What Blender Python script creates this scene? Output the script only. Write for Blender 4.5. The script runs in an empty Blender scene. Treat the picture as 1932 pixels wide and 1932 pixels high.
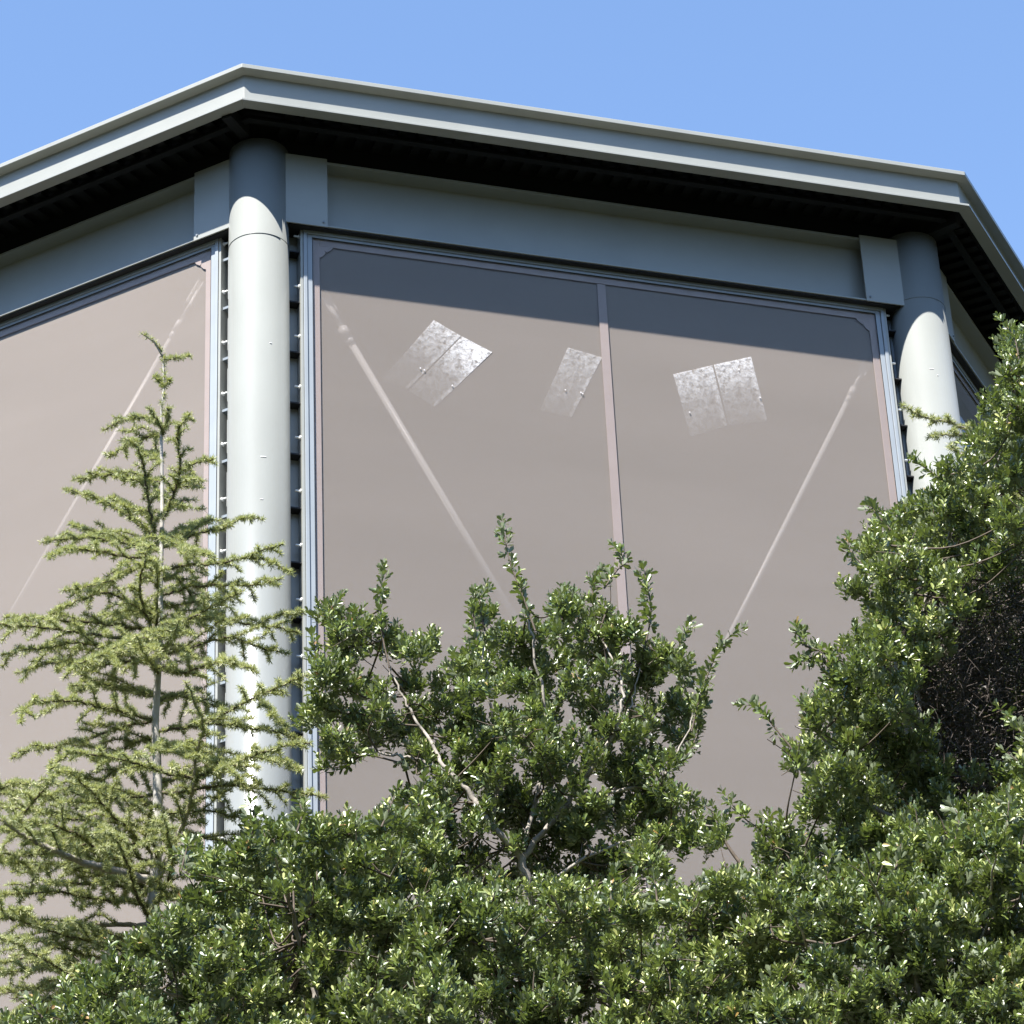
import bpy, bmesh, math, random
import numpy as np
from mathutils import Vector, Matrix

# ------------------------------------------------------------------ camera, sky, sun, exposure
K = 0.8                      # metres per survey unit
EYE = 1.6
FOC = 5600.0                 # focal length in units of a 1932 wide picture
PITCH = math.radians(29.486); ROLL = math.radians(2.734)
SUN_AZ = 28.1; SUN_EL = 55.3
EXPOSURE = 1.5
S = bpy.context.scene
COL = S.collection
fw = Vector((0, math.cos(PITCH), math.sin(PITCH)))
up0 = Vector((0, -math.sin(PITCH), math.cos(PITCH)))
rt0 = Vector((1, 0, 0))
crt = rt0*math.cos(ROLL) - up0*math.sin(ROLL)
cup = rt0*math.sin(ROLL) + up0*math.cos(ROLL)
cam_d = bpy.data.cameras.new('camera'); cam = bpy.data.objects.new('camera', cam_d); COL.objects.link(cam)
m = Matrix((crt, cup, -fw)).transposed().to_4x4(); m.translation = Vector((0, 0, EYE))
cam.matrix_world = m
cam_d.sensor_width = 36; cam_d.lens = 36*FOC/1932; cam_d.clip_start = 0.1; cam_d.clip_end = 2000
S.camera = cam
saz, sel = math.radians(SUN_AZ), math.radians(SUN_EL)
sun_dir = Vector((-math.sin(saz)*math.cos(sel), -math.cos(saz)*math.cos(sel), math.sin(sel)))
W = bpy.data.worlds.new('World'); S.world = W; W.use_nodes = True
nt = W.node_tree; nt.nodes.clear()
sky = nt.nodes.new('ShaderNodeTexSky'); sky.sky_type = 'NISHITA'; sky.sun_disc = False
sky.sun_elevation = sel; sky.sun_rotation = math.radians(180+SUN_AZ)
sky.air_density = 1.0; sky.dust_density = 0.15; sky.ozone_density = 3.3; sky.altitude = 50
bg = nt.nodes.new('ShaderNodeBackground'); bg.inputs[1].default_value = 0.116
wo = nt.nodes.new('ShaderNodeOutputWorld')
nt.links.new(sky.outputs[0], bg.inputs[0]); nt.links.new(bg.outputs[0], wo.inputs[0])
sl = bpy.data.lights.new('sun', 'SUN'); sl.energy = 5.0; sl.angle = math.radians(0.5); sl.color = (1.0, 0.965, 0.91)
so = bpy.data.objects.new('sun', sl); COL.objects.link(so)
so.rotation_euler = sun_dir.to_track_quat('Z', 'Y').to_euler(); so.location = (-20, -20, 60)
S.view_settings.view_transform = 'Standard'; S.view_settings.look = 'None'
S.view_settings.exposure = EXPOSURE; S.view_settings.gamma = 1
S.render.engine = 'CYCLES'
S.cycles.max_bounces = 8; S.cycles.transparent_max_bounces = 16

rng = np.random.default_rng(7); random.seed(7)

# ------------------------------------------------------------------ helpers
def tag(o, label=None, cat=None, group=None, kind=None):
    if label: o['label'] = label
    if cat: o['category'] = cat
    if group: o['group'] = group
    if kind: o['kind'] = kind
    return o
def empty(name, loc=(0, 0, 0), label=None, cat=None, group=None):
    o = bpy.data.objects.new(name, None); COL.objects.link(o); o.location = loc; o.empty_display_size = 0.3
    return tag(o, label, cat, group)
def link(name, me, mat, parent=None):
    if mat: me.materials.append(mat)
    o = bpy.data.objects.new(name, me); COL.objects.link(o)
    if parent:
        o.parent = parent; w = parent
        off = Vector((0, 0, 0))
        while w: off += w.location; w = w.parent
        o.location = -off if parent.parent is None or parent.type == 'EMPTY' else (0, 0, 0)
    return o
class MB:
    def __init__(s): s.bm = bmesh.new()
    def quad(s, *p):
        s.bm.faces.new([s.bm.verts.new(q) for q in p]); return s
    def hexa(s, b, t):
        n = len(b); vb = [s.bm.verts.new(q) for q in b]; vt = [s.bm.verts.new(q) for q in t]
        s.bm.faces.new(vb[::-1]); s.bm.faces.new(vt)
        for i in range(n): s.bm.faces.new((vb[i], vb[(i+1) % n], vt[(i+1) % n], vt[i]))
        return s
    def tube(s, a, b, r, n=12, r2=None, caps=True):
        a = Vector(a); b = Vector(b); d = (b-a).normalized(); r2 = r if r2 is None else r2
        e = d.cross(Vector((0, 0, 1)) if abs(d.z) < .9 else Vector((1, 0, 0))).normalized(); f = d.cross(e)
        A = [a+(e*math.cos(t)+f*math.sin(t))*r for t in [2*math.pi*i/n for i in range(n)]]
        B = [b+(e*math.cos(t)+f*math.sin(t))*r2 for t in [2*math.pi*i/n for i in range(n)]]
        va = [s.bm.verts.new(q) for q in A]; vb = [s.bm.verts.new(q) for q in B]
        for i in range(n):
            fc = s.bm.faces.new((va[i], va[(i+1) % n], vb[(i+1) % n], vb[i])); fc.smooth = True
        if caps: s.bm.faces.new(va[::-1]); s.bm.faces.new(vb)
        return s
    def build(s, name, mat, parent=None, bevel=0):
        bmesh.ops.recalc_face_normals(s.bm, faces=s.bm.faces)
        me = bpy.data.meshes.new(name); s.bm.to_mesh(me); s.bm.free()
        o = link(name, me, mat, parent)
        if bevel:
            b = o.modifiers.new('bevel', 'BEVEL'); b.width = bevel; b.segments = 2; b.limit_method = 'ANGLE'; b.angle_limit = math.radians(35)
        return o

# ------------------------------------------------------------------ materials
def mat(name, rgb, rough=.5, spec=.5, noise=0.0, nscale=4.0, bump=0.0, bscale=80.0, metal=0.0, stretch=None):
    M = bpy.data.materials.new(name); M.use_nodes = True; n = M.node_tree.nodes; l = M.node_tree.links
    p = n['Principled BSDF']; p.inputs['Roughness'].default_value = rough; p.inputs['Metallic'].default_value = metal
    p.inputs['Specular IOR Level'].default_value = spec; p.inputs['Base Color'].default_value = (*rgb, 1)
    tc = n.new('ShaderNodeTexCoord'); mp = n.new('ShaderNodeMapping'); l.new(tc.outputs['Object'], mp.inputs[0])
    if stretch: mp.inputs['Scale'].default_value = stretch
    if noise:
        a = n.new('ShaderNodeTexNoise'); a.inputs['Scale'].default_value = nscale; a.inputs['Detail'].default_value = 6
        r = n.new('ShaderNodeMapRange'); r.inputs[1].default_value = .3; r.inputs[2].default_value = .7
        r.inputs[3].default_value = 1-noise; r.inputs[4].default_value = 1+noise
        x = n.new('ShaderNodeVectorMath'); x.operation = 'SCALE'; x.inputs[0].default_value = rgb
        l.new(mp.outputs[0], a.inputs[0]); l.new(a.outputs[0], r.inputs[0]); l.new(r.outputs[0], x.inputs['Scale']); l.new(x.outputs[0], p.inputs['Base Color'])
    if bump:
        b = n.new('ShaderNodeBump'); b.inputs['Strength'].default_value = bump; b.inputs['Distance'].default_value = .002
        c = n.new('ShaderNodeTexNoise'); c.inputs['Scale'].default_value = bscale; c.inputs['Detail'].default_value = 3
        l.new(mp.outputs[0], c.inputs[0]); l.new(c.outputs[0], b.inputs['Height']); l.new(b.outputs[0], p.inputs['Normal'])
    return M
M_paint = mat('grey_green_steel_paint', (.295, .300, .275), .32, .5, .05, 2.5, .12, 60)
M_colpaint = mat('dimmed_column_paint', (.215, .223, .210), .28, .55, .10, 1.2, .35, 45, stretch=(1, 1, .5))  # same steel paint; the columns' lower brightness is put into a darker colour
M_frame = mat('window_frame_paint', (.29, .315, .335), .3, .5, .04, 5)
M_soffit = mat('shade_black_metal', (.010, .011, .012), .7, .2, .15, 3)  # shade under the eaves is put into this near-black colour
M_gasket_shade = mat('gasket_and_shade_black', (.02, .02, .022), .6, .3)  # also carries the painted shade of the beam recess and bracket plates
M_post = mat('dark_grey_steel', (.20, .23, .26), .5, .4, .08, 6)
M_roof = mat('grey_roof_membrane', (.45, .46, .46), .8, .2, .1, 2)
M_inner = mat('interior_wall_paint', (.045, .043, .042), .8, .2, .1, 1)
M_border = mat('inner_sash_paint', (.33, .288, .262), .5, .3, .03, 8)
M_rod = mat('white_rod_paint', (.85, .85, .83), .35, .5)
M_wall = mat('render_wall', (.33, .31, .29), .8, .2, .12, 3)
M_bark = mat('grey_bark', (.30, .27, .235), .85, .2, .35, 30, .8, 90)
M_palebark = mat('pale_cedar_bark', (.36, .34, .31), .8, .2, .28, 25, .8, 60, stretch=(1, 1, .35))
M_twig = mat('brown_twig_bark', (.10, .08, .062), .8, .2, .3, 40)
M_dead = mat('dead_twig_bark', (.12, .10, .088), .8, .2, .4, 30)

def leaf_mat(name, ramp, under, rough=.38, transl=.22, tcol=(.25, .42, .06), spec=.5, coat=0):
    M = bpy.data.materials.new(name); M.use_nodes = True; n = M.node_tree.nodes; l = M.node_tree.links
    p = n['Principled BSDF']; out = n['Material Output']
    at = n.new('ShaderNodeAttribute'); at.attribute_name = 'tint'
    cr = n.new('ShaderNodeValToRGB'); e = cr.color_ramp.elements
    e[0].position = ramp[0][0]; e[0].color = (*ramp[0][1], 1); e[1].position = ramp[-1][0]; e[1].color = (*ramp[-1][1], 1)
    for pos, c in ramp[1:-1]:
        q = e.new(pos); q.color = (*c, 1)
    l.new(at.outputs['Fac'], cr.inputs[0])
    g = n.new('ShaderNodeNewGeometry'); mx = n.new('ShaderNodeMix'); mx.data_type = 'RGBA'
    l.new(g.outputs['Backfacing'], mx.inputs[0]); l.new(cr.outputs[0], mx.inputs[6]); mx.inputs[7].default_value = (*under, 1)
    l.new(mx.outputs[2], p.inputs['Base Color']); p.inputs['Roughness'].default_value = rough; p.inputs['Specular IOR Level'].default_value = spec
    t = n.new('ShaderNodeBsdfTranslucent'); t.inputs[0].default_value = (*tcol, 1)
    ms = n.new('ShaderNodeMixShader'); ms.inputs[0].default_value = transl
    l.new(p.outputs[0], ms.inputs[1]); l.new(t.outputs[0], ms.inputs[2]); l.new(ms.outputs[0], out.inputs[0])
    return M
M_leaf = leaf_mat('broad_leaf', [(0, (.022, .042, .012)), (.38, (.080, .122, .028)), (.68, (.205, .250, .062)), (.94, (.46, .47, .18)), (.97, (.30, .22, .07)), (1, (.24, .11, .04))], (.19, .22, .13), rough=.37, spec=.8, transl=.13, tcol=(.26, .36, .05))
M_needle = leaf_mat('cedar_needle', [(0, (.13, .17, .08)), (.5, (.40, .43, .22)), (1, (.72, .70, .40))], (.22, .26, .13), rough=.5, spec=.4, transl=.34, tcol=(.45, .48, .14))
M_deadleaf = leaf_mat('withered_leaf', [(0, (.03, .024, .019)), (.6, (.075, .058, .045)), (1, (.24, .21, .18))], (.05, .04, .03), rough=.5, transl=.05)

def glass_mat():
    M = bpy.data.materials.new('tinted_glass'); M.use_nodes = True; n = M.node_tree.nodes; l = M.node_tree.links; n.remove(n['Principled BSDF'])
    t = n.new('ShaderNodeBsdfTransparent'); t.inputs[0].default_value = (.965, .95, .95, 1)
    g = n.new('ShaderNodeBsdfGlossy'); g.inputs[0].default_value = (1, 1, 1, 1); g.inputs['Roughness'].default_value = .02
    f = n.new('ShaderNodeFresnel'); f.inputs[0].default_value = 1.25
    x = n.new('ShaderNodeMixShader'); gm = n.new('ShaderNodeNewGeometry'); iv = n.new('ShaderNodeMath'); iv.operation = 'SUBTRACT'; iv.inputs[0].default_value = 1; l.new(gm.outputs['Backfacing'], iv.inputs[1])
    mu = n.new('ShaderNodeMath'); mu.operation = 'MULTIPLY'; l.new(f.outputs[0], mu.inputs[0]); l.new(iv.outputs[0], mu.inputs[1]); l.new(mu.outputs[0], x.inputs[0]); l.new(t.outputs[0], x.inputs[1]); l.new(g.outputs[0], x.inputs[2])
    l.new(x.outputs[0], n['Material Output'].inputs[0]); return M
M_glass = glass_mat()
def screen_mat():
    M = bpy.data.materials.new('taupe_mesh_screen'); M.use_nodes = True; n = M.node_tree.nodes; l = M.node_tree.links; p = n['Principled BSDF']
    p.inputs['Roughness'].default_value = .85; p.inputs['Specular IOR Level'].default_value = .1
    tc = n.new('ShaderNodeTexCoord'); mp = n.new('ShaderNodeMapping'); mp.inputs['Rotation'].default_value = (0, .5, 0); mp.inputs['Scale'].default_value = (.25, .25, 1.2)
    a = n.new('ShaderNodeTexNoise'); a.inputs['Scale'].default_value = 1.3; a.inputs['Detail'].default_value = 7
    b = n.new('ShaderNodeTexNoise'); b.inputs['Scale'].default_value = 45; b.inputs['Detail'].default_value = 2
    l.new(tc.outputs['Object'], mp.inputs[0]); l.new(mp.outputs[0], a.inputs[0]); l.new(tc.outputs['Object'], b.inputs[0])
    ad = n.new('ShaderNodeMath'); ad.operation = 'MULTIPLY_ADD'; ad.inputs[1].default_value = .25; l.new(b.outputs[0], ad.inputs[0]); l.new(a.outputs[0], ad.inputs[2])
    cr = n.new('ShaderNodeValToRGB'); e = cr.color_ramp.elements; e[0].position = .40; e[1].position = .82
    e[0].color = (.316, .292, .254, 1); e[1].color = (.346, .320, .280, 1)
    l.new(ad.outputs[0], cr.inputs[0]); l.new(cr.outputs[0], p.inputs['Base Color'])
    t = n.new('ShaderNodeBsdfTransparent'); t.inputs[0].default_value = (1, 1, 1, 1)
    x = n.new('ShaderNodeMixShader'); x.inputs[0].default_value = .30
    l.new(p.outputs[0], x.inputs[1]); l.new(t.outputs[0], x.inputs[2]); l.new(x.outputs[0], n['Material Output'].inputs[0]); return M
M_screen = screen_mat()

# ------------------------------------------------------------------ survey of the building
fit = dict(x1=-2.391, y1=24.367, beta=17.997, tau=133.07, S=7.1516, pb=.1728, pw=.0715, g=.4348, oe=.8141, e=.1072,
           zc=18.559, zfb=18.108, zbb=17.176, zfr=17.175, zgl=17.094, gi=.527, zsof=18.04)
c = {k: v*K for k, v in fit.items() if k not in ('beta', 'tau')}
for k in ('zc', 'zfb', 'zbb', 'zfr', 'zgl', 'zsof'): c[k] += EYE
R = .3*K; SP = c['S']
def unit(deg): a = math.radians(deg); return Vector((math.cos(a), math.sin(a)))
turn = 180-fit['tau']
C1 = Vector((c['x1'], c['y1'])); b0 = fit['beta']
corn = [C1 - SP*unit(b0-turn), C1, C1+SP*unit(b0)]
for k in range(1, 5): corn.append(corn[-1]+SP*unit(b0+turn*k))
NC = len(corn)                                   # 7 corners, the last face closes the ring
class Face:
    def __init__(s, i):
        s.i = i; s.a = corn[i]; s.b = corn[(i+1) % NC]; s.L = (s.b-s.a).length; s.d = (s.b-s.a)/s.L; s.n = Vector((s.d.y, -s.d.x))
    def P(s, u, p, z):
        q = s.a+s.d*u+s.n*p; return Vector((q.x, q.y, z))
    def box(s, mb, u0, u1, p0, p1, z0, z1):
        b = [s.P(u0, p0, z0), s.P(u1, p0, z0), s.P(u1, p1, z0), s.P(u0, p1, z0)]
        mb.hexa(b, [Vector((q.x, q.y, z1)) for q in b])
faces = [Face(i) for i in range(NC)]
FA, FB, FC = faces[0], faces[1], faces[2]
def mitre(i, p):
    f0, f1 = faces[i-1], faces[i]
    A = Matrix(((f0.n.x, f0.n.y), (f1.n.x, f1.n.y))).inverted()
    return A @ Vector((f0.n.dot(corn[i])+p, f1.n.dot(corn[i])+p))
def sweep(mb, i, prof):
    """closed profile of (p, z) run along face i, mitred at both corners"""
    j = (i+1) % NC
    A = [Vector((*mitre(i, p), z)) for p, z in prof]; B = [Vector((*mitre(j, p), z)) for p, z in prof]
    mb.hexa(A, B)
def ray(dx, dy):
    v = crt*(dx-966) - cup*(dy-966) + fw*FOC; return v.normalized()
O = Vector((0, 0, EYE))
def hit(f, p, dx, dy):
    v = ray(dx, dy); n3 = Vector((f.n.x, f.n.y, 0)); a = f.P(0, p, 0)
    t = ((a-O).dot(n3))/v.dot(n3); X = O+v*t
    return (Vector((X.x, X.y))-f.a).dot(f.d), X.z
def at(dx, dy, Y):
    v = ray(dx, dy); return O+v*(Y/v.y)
print('shadow check', hit(FB, c['pw'], 591, 538))

# ------------------------------------------------------------------ terrain with unseen hills added all round to block low sky light
gv = []; gf = []; NA = 96; RAD = [0, 8, 16, 24, 30, 36, 42, 48, 56, 66, 80, 110, 160, 260, 500, 900]
for q, rr in enumerate(RAD):
    for k in range(NA):
        a = 2*math.pi*k/NA; cx, cy = 0, 14
        w_ = max(0.0, min(1.0, (rr-30)/44)); w_ = w_*w_*(3-2*w_)
        front = max(0.0, math.sin(a)); hgt = (31+5*math.sin(a*3+1)+3*math.sin(a*7))*(1-.75*front**2)*w_ + (math.sin(a*23+rr)*.8+math.sin(a*37-rr*2))*w_
        gv.append((cx+rr*math.cos(a), cy+rr*math.sin(a), hgt))
for q in range(len(RAD)-1):
    for k in range(NA):
        k2 = (k+1) % NA
        gf.append((q*NA+k, (q+1)*NA+k, (q+1)*NA+k2, q*NA+k2) if q else (k, NA+k, NA+k2))
gv[0:NA] = [gv[0]]*NA
g_me = bpy.data.meshes.new('ground_with_added_hills'); g_me.from_pydata(gv, [], gf)
M_ground = mat('low_bounce_ground', (.028, .030, .018), .95, .1, .4, .6)  # kept very dark so the terrain throws little bounce light upward
tag(link('ground_with_added_hills', g_me, M_ground), kind='structure')

# ------------------------------------------------------------------ building
bld = empty('building', (C1.x, C1.y, 0), 'grey steel-framed polygonal building with deep eaves, round corner columns and tall taupe-screened windows', 'building')
roof = MB(); roof.hexa([Vector((*mitre(i, c['oe']-.16), c['zc']-.20)) for i in range(NC)], [Vector((*mitre(i, c['oe']-.16), c['zc']-.02)) for i in range(NC)])
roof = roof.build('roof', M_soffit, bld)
zt, zb = c['zc'], c['zfb']; oe, ee = c['oe'], c['e']
for i in range(NC):
    m_ = MB()
    sweep(m_, i, [(oe-ee-.02, zb), (oe, zb), (oe, zb+.022), (oe-ee, zb+.026), (oe-ee, zt-.045), (oe, zt-.040), (oe, zt), (oe-ee-.02, zt)])
    fo = m_.build('fascia', M_paint, roof, .003)
    if i < 3:
        # ribbed deck
        m3 = MB(); n = int(faces[i].L/.158)
        for k in range(1, n):
            u = k*.158
            faces[i].box(m3, u-.035, u+.035, .10, oe-ee-.09, zb+.085, zb+.125)
        sweep(m3, i, [(-.3, zb+.125), (oe-ee-.05, zb+.125), (oe-ee-.05, zb+.14), (-.3, zb+.14)])
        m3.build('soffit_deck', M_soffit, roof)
        m4 = MB(); sweep(m4, i, [(.34, zb+.02), (.40, zb+.02), (.40, zb+.035), (.36, zb+.035), (.36, zb+.085), (.34, zb+.085)])
        m4.build('purlin', M_soffit, roof)
for i in (1, 2):
    q0, q1 = (((427, 222), (462, 260)), ((1808, 424), (1750, 449)))[i-1]
    def flat(dx, dy, z):
        v = ray(dx, dy); t = (z-EYE)/v.z; return Vector((v.x*t, v.y*t))
    o_, cc = flat(*q0, zb-.028), flat(*q1, zb-.028); d = (o_-cc).normalized(); s_ = Vector((-d.y, d.x))*.045
    m_ = MB(); q = [cc-s_, cc+s_, o_+s_, o_-s_]
    m_.hexa([Vector((*v, zb-.028)) for v in q], [Vector((*v, zb+.08)) for v in q]); m_.build('corner_rafter', M_soffit, roof, .004)  # steel like the fascia; eave shade is put into its black colour
# columns
for i in range(NC):
    m_ = MB(); n = 64; cc = corn[i]
    m_.tube((cc.x, cc.y, 0), (cc.x, cc.y, c['zsof']+.02), R, n)
    o = m_.build('column', M_colpaint, bld)
    if i in (1, 2):
        m_ = MB()
        zj = c['zbb']-.22 if i == 1 else c['zbb']+.04
        m_.tube((cc.x, cc.y, zj), (cc.x, cc.y, zj+.006), R+.0035, n); m_.build('weld_seam', M_colpaint, o)
        for az, z, w_ in (((8, zj-2.05, 10), (5, zj-2.42, 5), (2, zj-3.55, 20), (22, zj-1.02, 4)) if i == 1 else ((14, zj-.72, 8), (25, zj-.78, 3))):
            m_ = MB(); fa = math.atan2(-cc.y, -cc.x)
            A0 = [fa+math.radians(az+k*w_/6-w_/2) for k in range(7)]
            inn = [Vector((cc.x+(R-.001)*math.cos(a), cc.y+(R-.001)*math.sin(a), z)) for a in A0]; ou = [Vector((cc.x+(R+.003)*math.cos(a), cc.y+(R+.003)*math.sin(a), z)) for a in A0]
            q = inn+ou[::-1]; m_.hexa(q, [v+Vector((0, 0, .006)) for v in q]); m_.build('weld_mark', M_rod, o)
# ring beams with end plates
zbb = c['zbb']; zbt = zbb+.64; pb = c['pb']
uL = [hit(FB, pb, 606, 400)[0], hit(FB, pb, 1634, 520)[0]]
pw_ = uL[0]; print('plate widths', uL, SP-uL[1])
for i in range(NC):
    f = faces[i]; m_ = MB()
    prof = [(-.14, zbb), (pb, zbb), (pb, zbb+.016), (pb-.13, zbb+.022), (pb-.13, zbt-.03), (pb, zbt-.024), (pb, zbt), (-.14, zbt)]
    A = [f.P(R*.5, p, z) for p, z in prof]; B = [f.P(f.L-R*.5, p, z) for p, z in prof]; m_.hexa(A, B)
    o = m_.build('ring_beam', M_paint, bld, .002)
    if i < 3:
        for u0, u1 in ((R*.55, .53), (f.L-.53, f.L-R*.55)):
            mm = MB(); f.box(mm, u0, u1, pb+.002, pb+.014, zbb-.012, zbt+.02); pl = mm.build('end_plate', M_paint, o, .002)
            mm = MB(); ub = u1-.035 if u0 < 1 else u0+.035
            mm.tube(f.P(ub, pb+.012, zbb+.03), f.P(ub, pb+.024, zbb+.03), .009, 8); mm.build('bolt', M_post, pl)
    m_ = MB(); f.box(m_, R*.9, f.L-R*.9, -.16, pb-.012, zbb-.010, zbb-.003); m_.build('shade_strip', M_gasket_shade, bld)  # black strip added for the shade in the recess below the beam
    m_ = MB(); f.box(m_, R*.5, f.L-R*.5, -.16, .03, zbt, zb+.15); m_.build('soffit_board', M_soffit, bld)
# walls behind / below, interior
Z0 = 5.2
for i in range(NC):
    f = faces[i]; m_ = MB()
    if i < 3: f.box(m_, 0, f.L, -.12, .0, 0, Z0)
    else: f.box(m_, 0, f.L, -.12, .0, 0, zbb)
    m_.build('wall', M_wall, bld)
m_ = MB(); m_.hexa([Vector((*mitre(i, -.16), Z0-.3)) for i in range(NC)], [Vector((*mitre(i, -.16), Z0-.1)) for i in range(NC)]); m_.build('floor_slab', M_inner, bld)

# windows
pw = c['pw']; gg = c['g']; gi = c['gi']; zfr = c['zfr']-.004; zgl = c['zgl']
def ring(f, mb, u0, u1, z0, z1, w, p0, p1, wt=None):
    wt = wt or w
    f.box(mb, u0, u0+w, p0, p1, z0, z1); f.box(mb, u1-w, u1, p0, p1, z0, z1)
    f.box(mb, u0+w, u1-w, p0, p1, z1-wt, z1); f.box(mb, u0+w, u1-w, p0, p1, z0, z0+wt)
STEP = .47
def window(i):
    f = faces[i]; L = f.L
    w = empty('window', (0, 0, 0)); w.parent = bld; w.location = -bld.location + Vector((*f.a, 0))
    u0, u1 = gg, L-gg; i0, i1 = gi, L-gi
    m_ = MB(); ring(f, m_, u0, u1, Z0, zfr, .030, pw-.09, pw+.014, .034)
    ring(f, m_, u0+.033, u1-.033, Z0+.04, zfr-.037, i0-u0-.033, pw-.07, pw+.003, zfr-.037-zgl)
    m_.build('frame', M_frame, w, .003)
    m_ = MB(); ring(f, m_, u0+.029, u1-.029, Z0+.03, zfr-.033, .006, pw-.06, pw-.004); ring(f, m_, i0-.001, i1+.001, Z0+.05, zgl+.001, .006, pw-.0035, pw+.001)
    m_.build('gasket', M_gasket_shade, w)
    m_ = MB(); f.box(m_, i0-.01, i1+.01, pw-.011, pw-.004, Z0+.05, zgl+.01); m_.build('glass', M_glass, w)
    bw = .068
    m_ = MB(); ring(f, m_, i0-.005, i1+.005, Z0+.05, zgl+.005, bw, pw-.021, pw-.014)
    # curved corner gussets
    for side in (0, 1):
        for rr in (1,):
            pts = []
            r_ = .085
            for k in range(0, 9):
                t = math.pi/2*k/8
                a = r_*(1-math.sin(t)*.55)*(1 if k < 8 else 1); 
                pts.append((r_*(1-.62*math.sin(t)) if k else r_, r_*(1-.62*math.cos(t)) if k < 8 else r_))
            pts = [(r_*1.25, 0)] + pts[0:9] + [(0, r_*1.25)]
            pts = [(0, 0), (r_*1.35, 0), (r_*1.15, .028), (r_*.72, .055), (r_*.5, .5*r_), (.055, r_*.72), (.028, r_*1.15), (0, r_*1.35)]
            X = [(i0+bw-.006+a if side == 0 else i1-bw+.006-a, zgl-bw+.006-b) for a, b in pts]
            if side: X = X[::-1]
            m_.hexa([f.P(u, pw-.0205, z) for u, z in X], [f.P(u, pw-.0145, z) for u, z in X])
    m_.build('sash_border', M_border, w, .002)
    m_ = MB(); f.box(m_, L/2-.036, L/2+.036, pw-.0205, pw-.0145, Z0+.1, zgl-bw); m_.build('mullion', M_border, w)
    m_ = MB(); m_.quad(f.P(i0-.03, pw-.028, Z0+.02), f.P(i1+.03, pw-.028, Z0+.02), f.P(i1+.03, pw-.028, zgl+.03), f.P(i0-.03, pw-.028, zgl+.03)); m_.build('screen', M_screen, w)
    # side rails, brackets and bolts in the slots beside the columns
    for s in (0, 1):
        ua = u0-.02 if s == 0 else u1+.02; sg = -1 if s == 0 else 1
        rail = MB(); lo, hi = sorted((ua-sg*.017, ua+sg*.004)); f.box(rail, lo, hi, pw-.14, pw+.006, Z0, zfr+.02)
        rail = rail.build('side_rail', M_paint, w, .002)
        cu = R*.86 if s == 0 else L-R*.86
        m_ = MB(); lo, hi = sorted((cu+ -sg*.0, ua+sg*.005)); f.box(m_, lo, hi, *((-.07, -.06) if (i, s) == (1, 0) else (-.22, -.20)), Z0, zbb); m_.build('closure_strip', M_paint if (i, s) == (1, 0) else M_post, rail)
        m_ = MB(); k0, k1 = (R*.93, R*.93+.035) if s == 0 else (L-R*.93-.035, L-R*.93)
        f.box(m_, k0, k1, -.20, -.05, Z0, zbb-.04); m_.build('column_fin', M_post, rail)
        z = zbb-.20
        while z > 8:
            jz = random.uniform(-.01, .01)
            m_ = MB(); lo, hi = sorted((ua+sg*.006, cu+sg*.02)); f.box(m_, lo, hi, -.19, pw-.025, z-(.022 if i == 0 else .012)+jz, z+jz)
            # black plates past the first face: underside shade put into their colour
            m_.build('bracket', M_post if i == 0 else M_gasket_shade, rail)
            m_ = MB(); zz = z+.145+jz; m_.tube(f.P(ua+sg*.004, pw-.03, zz), f.P(ua+sg*.050, pw-.03, zz), .009, 8)
            m_.tube(f.P(ua+sg*.004, pw-.03, zz), f.P(ua+sg*.014, pw-.03, zz), .017, 6); m_.build('bolt', M_rod, rail)
            z -= STEP
    return w
wins = [window(0), window(1), window(2)]
# slotted flat bar on the left of the near column
m_ = MB(); f = FA; z = zbb-.02; L = f.L
f.box(m_, L-R-.035, L-R-.012, .02, .032, zbb-.60, zbb+.06)
z = zbb-.78
while z > 8:
    f.box(m_, L-R-.035, L-R-.012, .02, .032, z-.30, z); z -= STEP
m_.build('slotted_bar', M_paint, bld)
# brace rods behind the screens
def rod(f, win, p, a, b, r=.028):
    ua, za = hit(f, p, *a); ub, zb_ = hit(f, p, *b)
    A = f.P(ua, p, za); B = f.P(ub, p, zb_); d = (B-A).normalized(); Ln = (B-A).length
    m_ = MB(); m_.tube(A+d*.42, B-d*.2, r, 12); o = m_.build('brace_rod', M_rod, win)
    m_ = MB(); m_.tube(A+d*.02, A+d*.30, r*.85, 10); m_.tube(A+d*.30, A+d*.40, r*1.45, 10); m_.tube(A+d*.40, A+d*.47, r*1.2, 10)
    n3 = Vector((f.n.x, f.n.y, 0)); e = d.cross(n3)
    for s_ in (-1, 1):
        q = [A+e*s_*.03-d*.06-e*.007, A+e*s_*.03-d*.06+e*.007, A+e*s_*.03+d*.14+e*.007, A+e*s_*.03+d*.14-e*.007]
        m_.hexa([v-n3*.03 for v in q], [v+n3*.03 for v in q])
    m_.build('turnbuckle', M_rod, o); return o
pr = pw-.10
rod(FB, wins[1], pr, (612, 562), (1110, 1400))
rod(FB, wins[1], pr, (1634, 686), (1235, 1480), .021)
rod(FA, wins[0], pr, (376, 545), (-120, 1400), .019)

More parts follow.
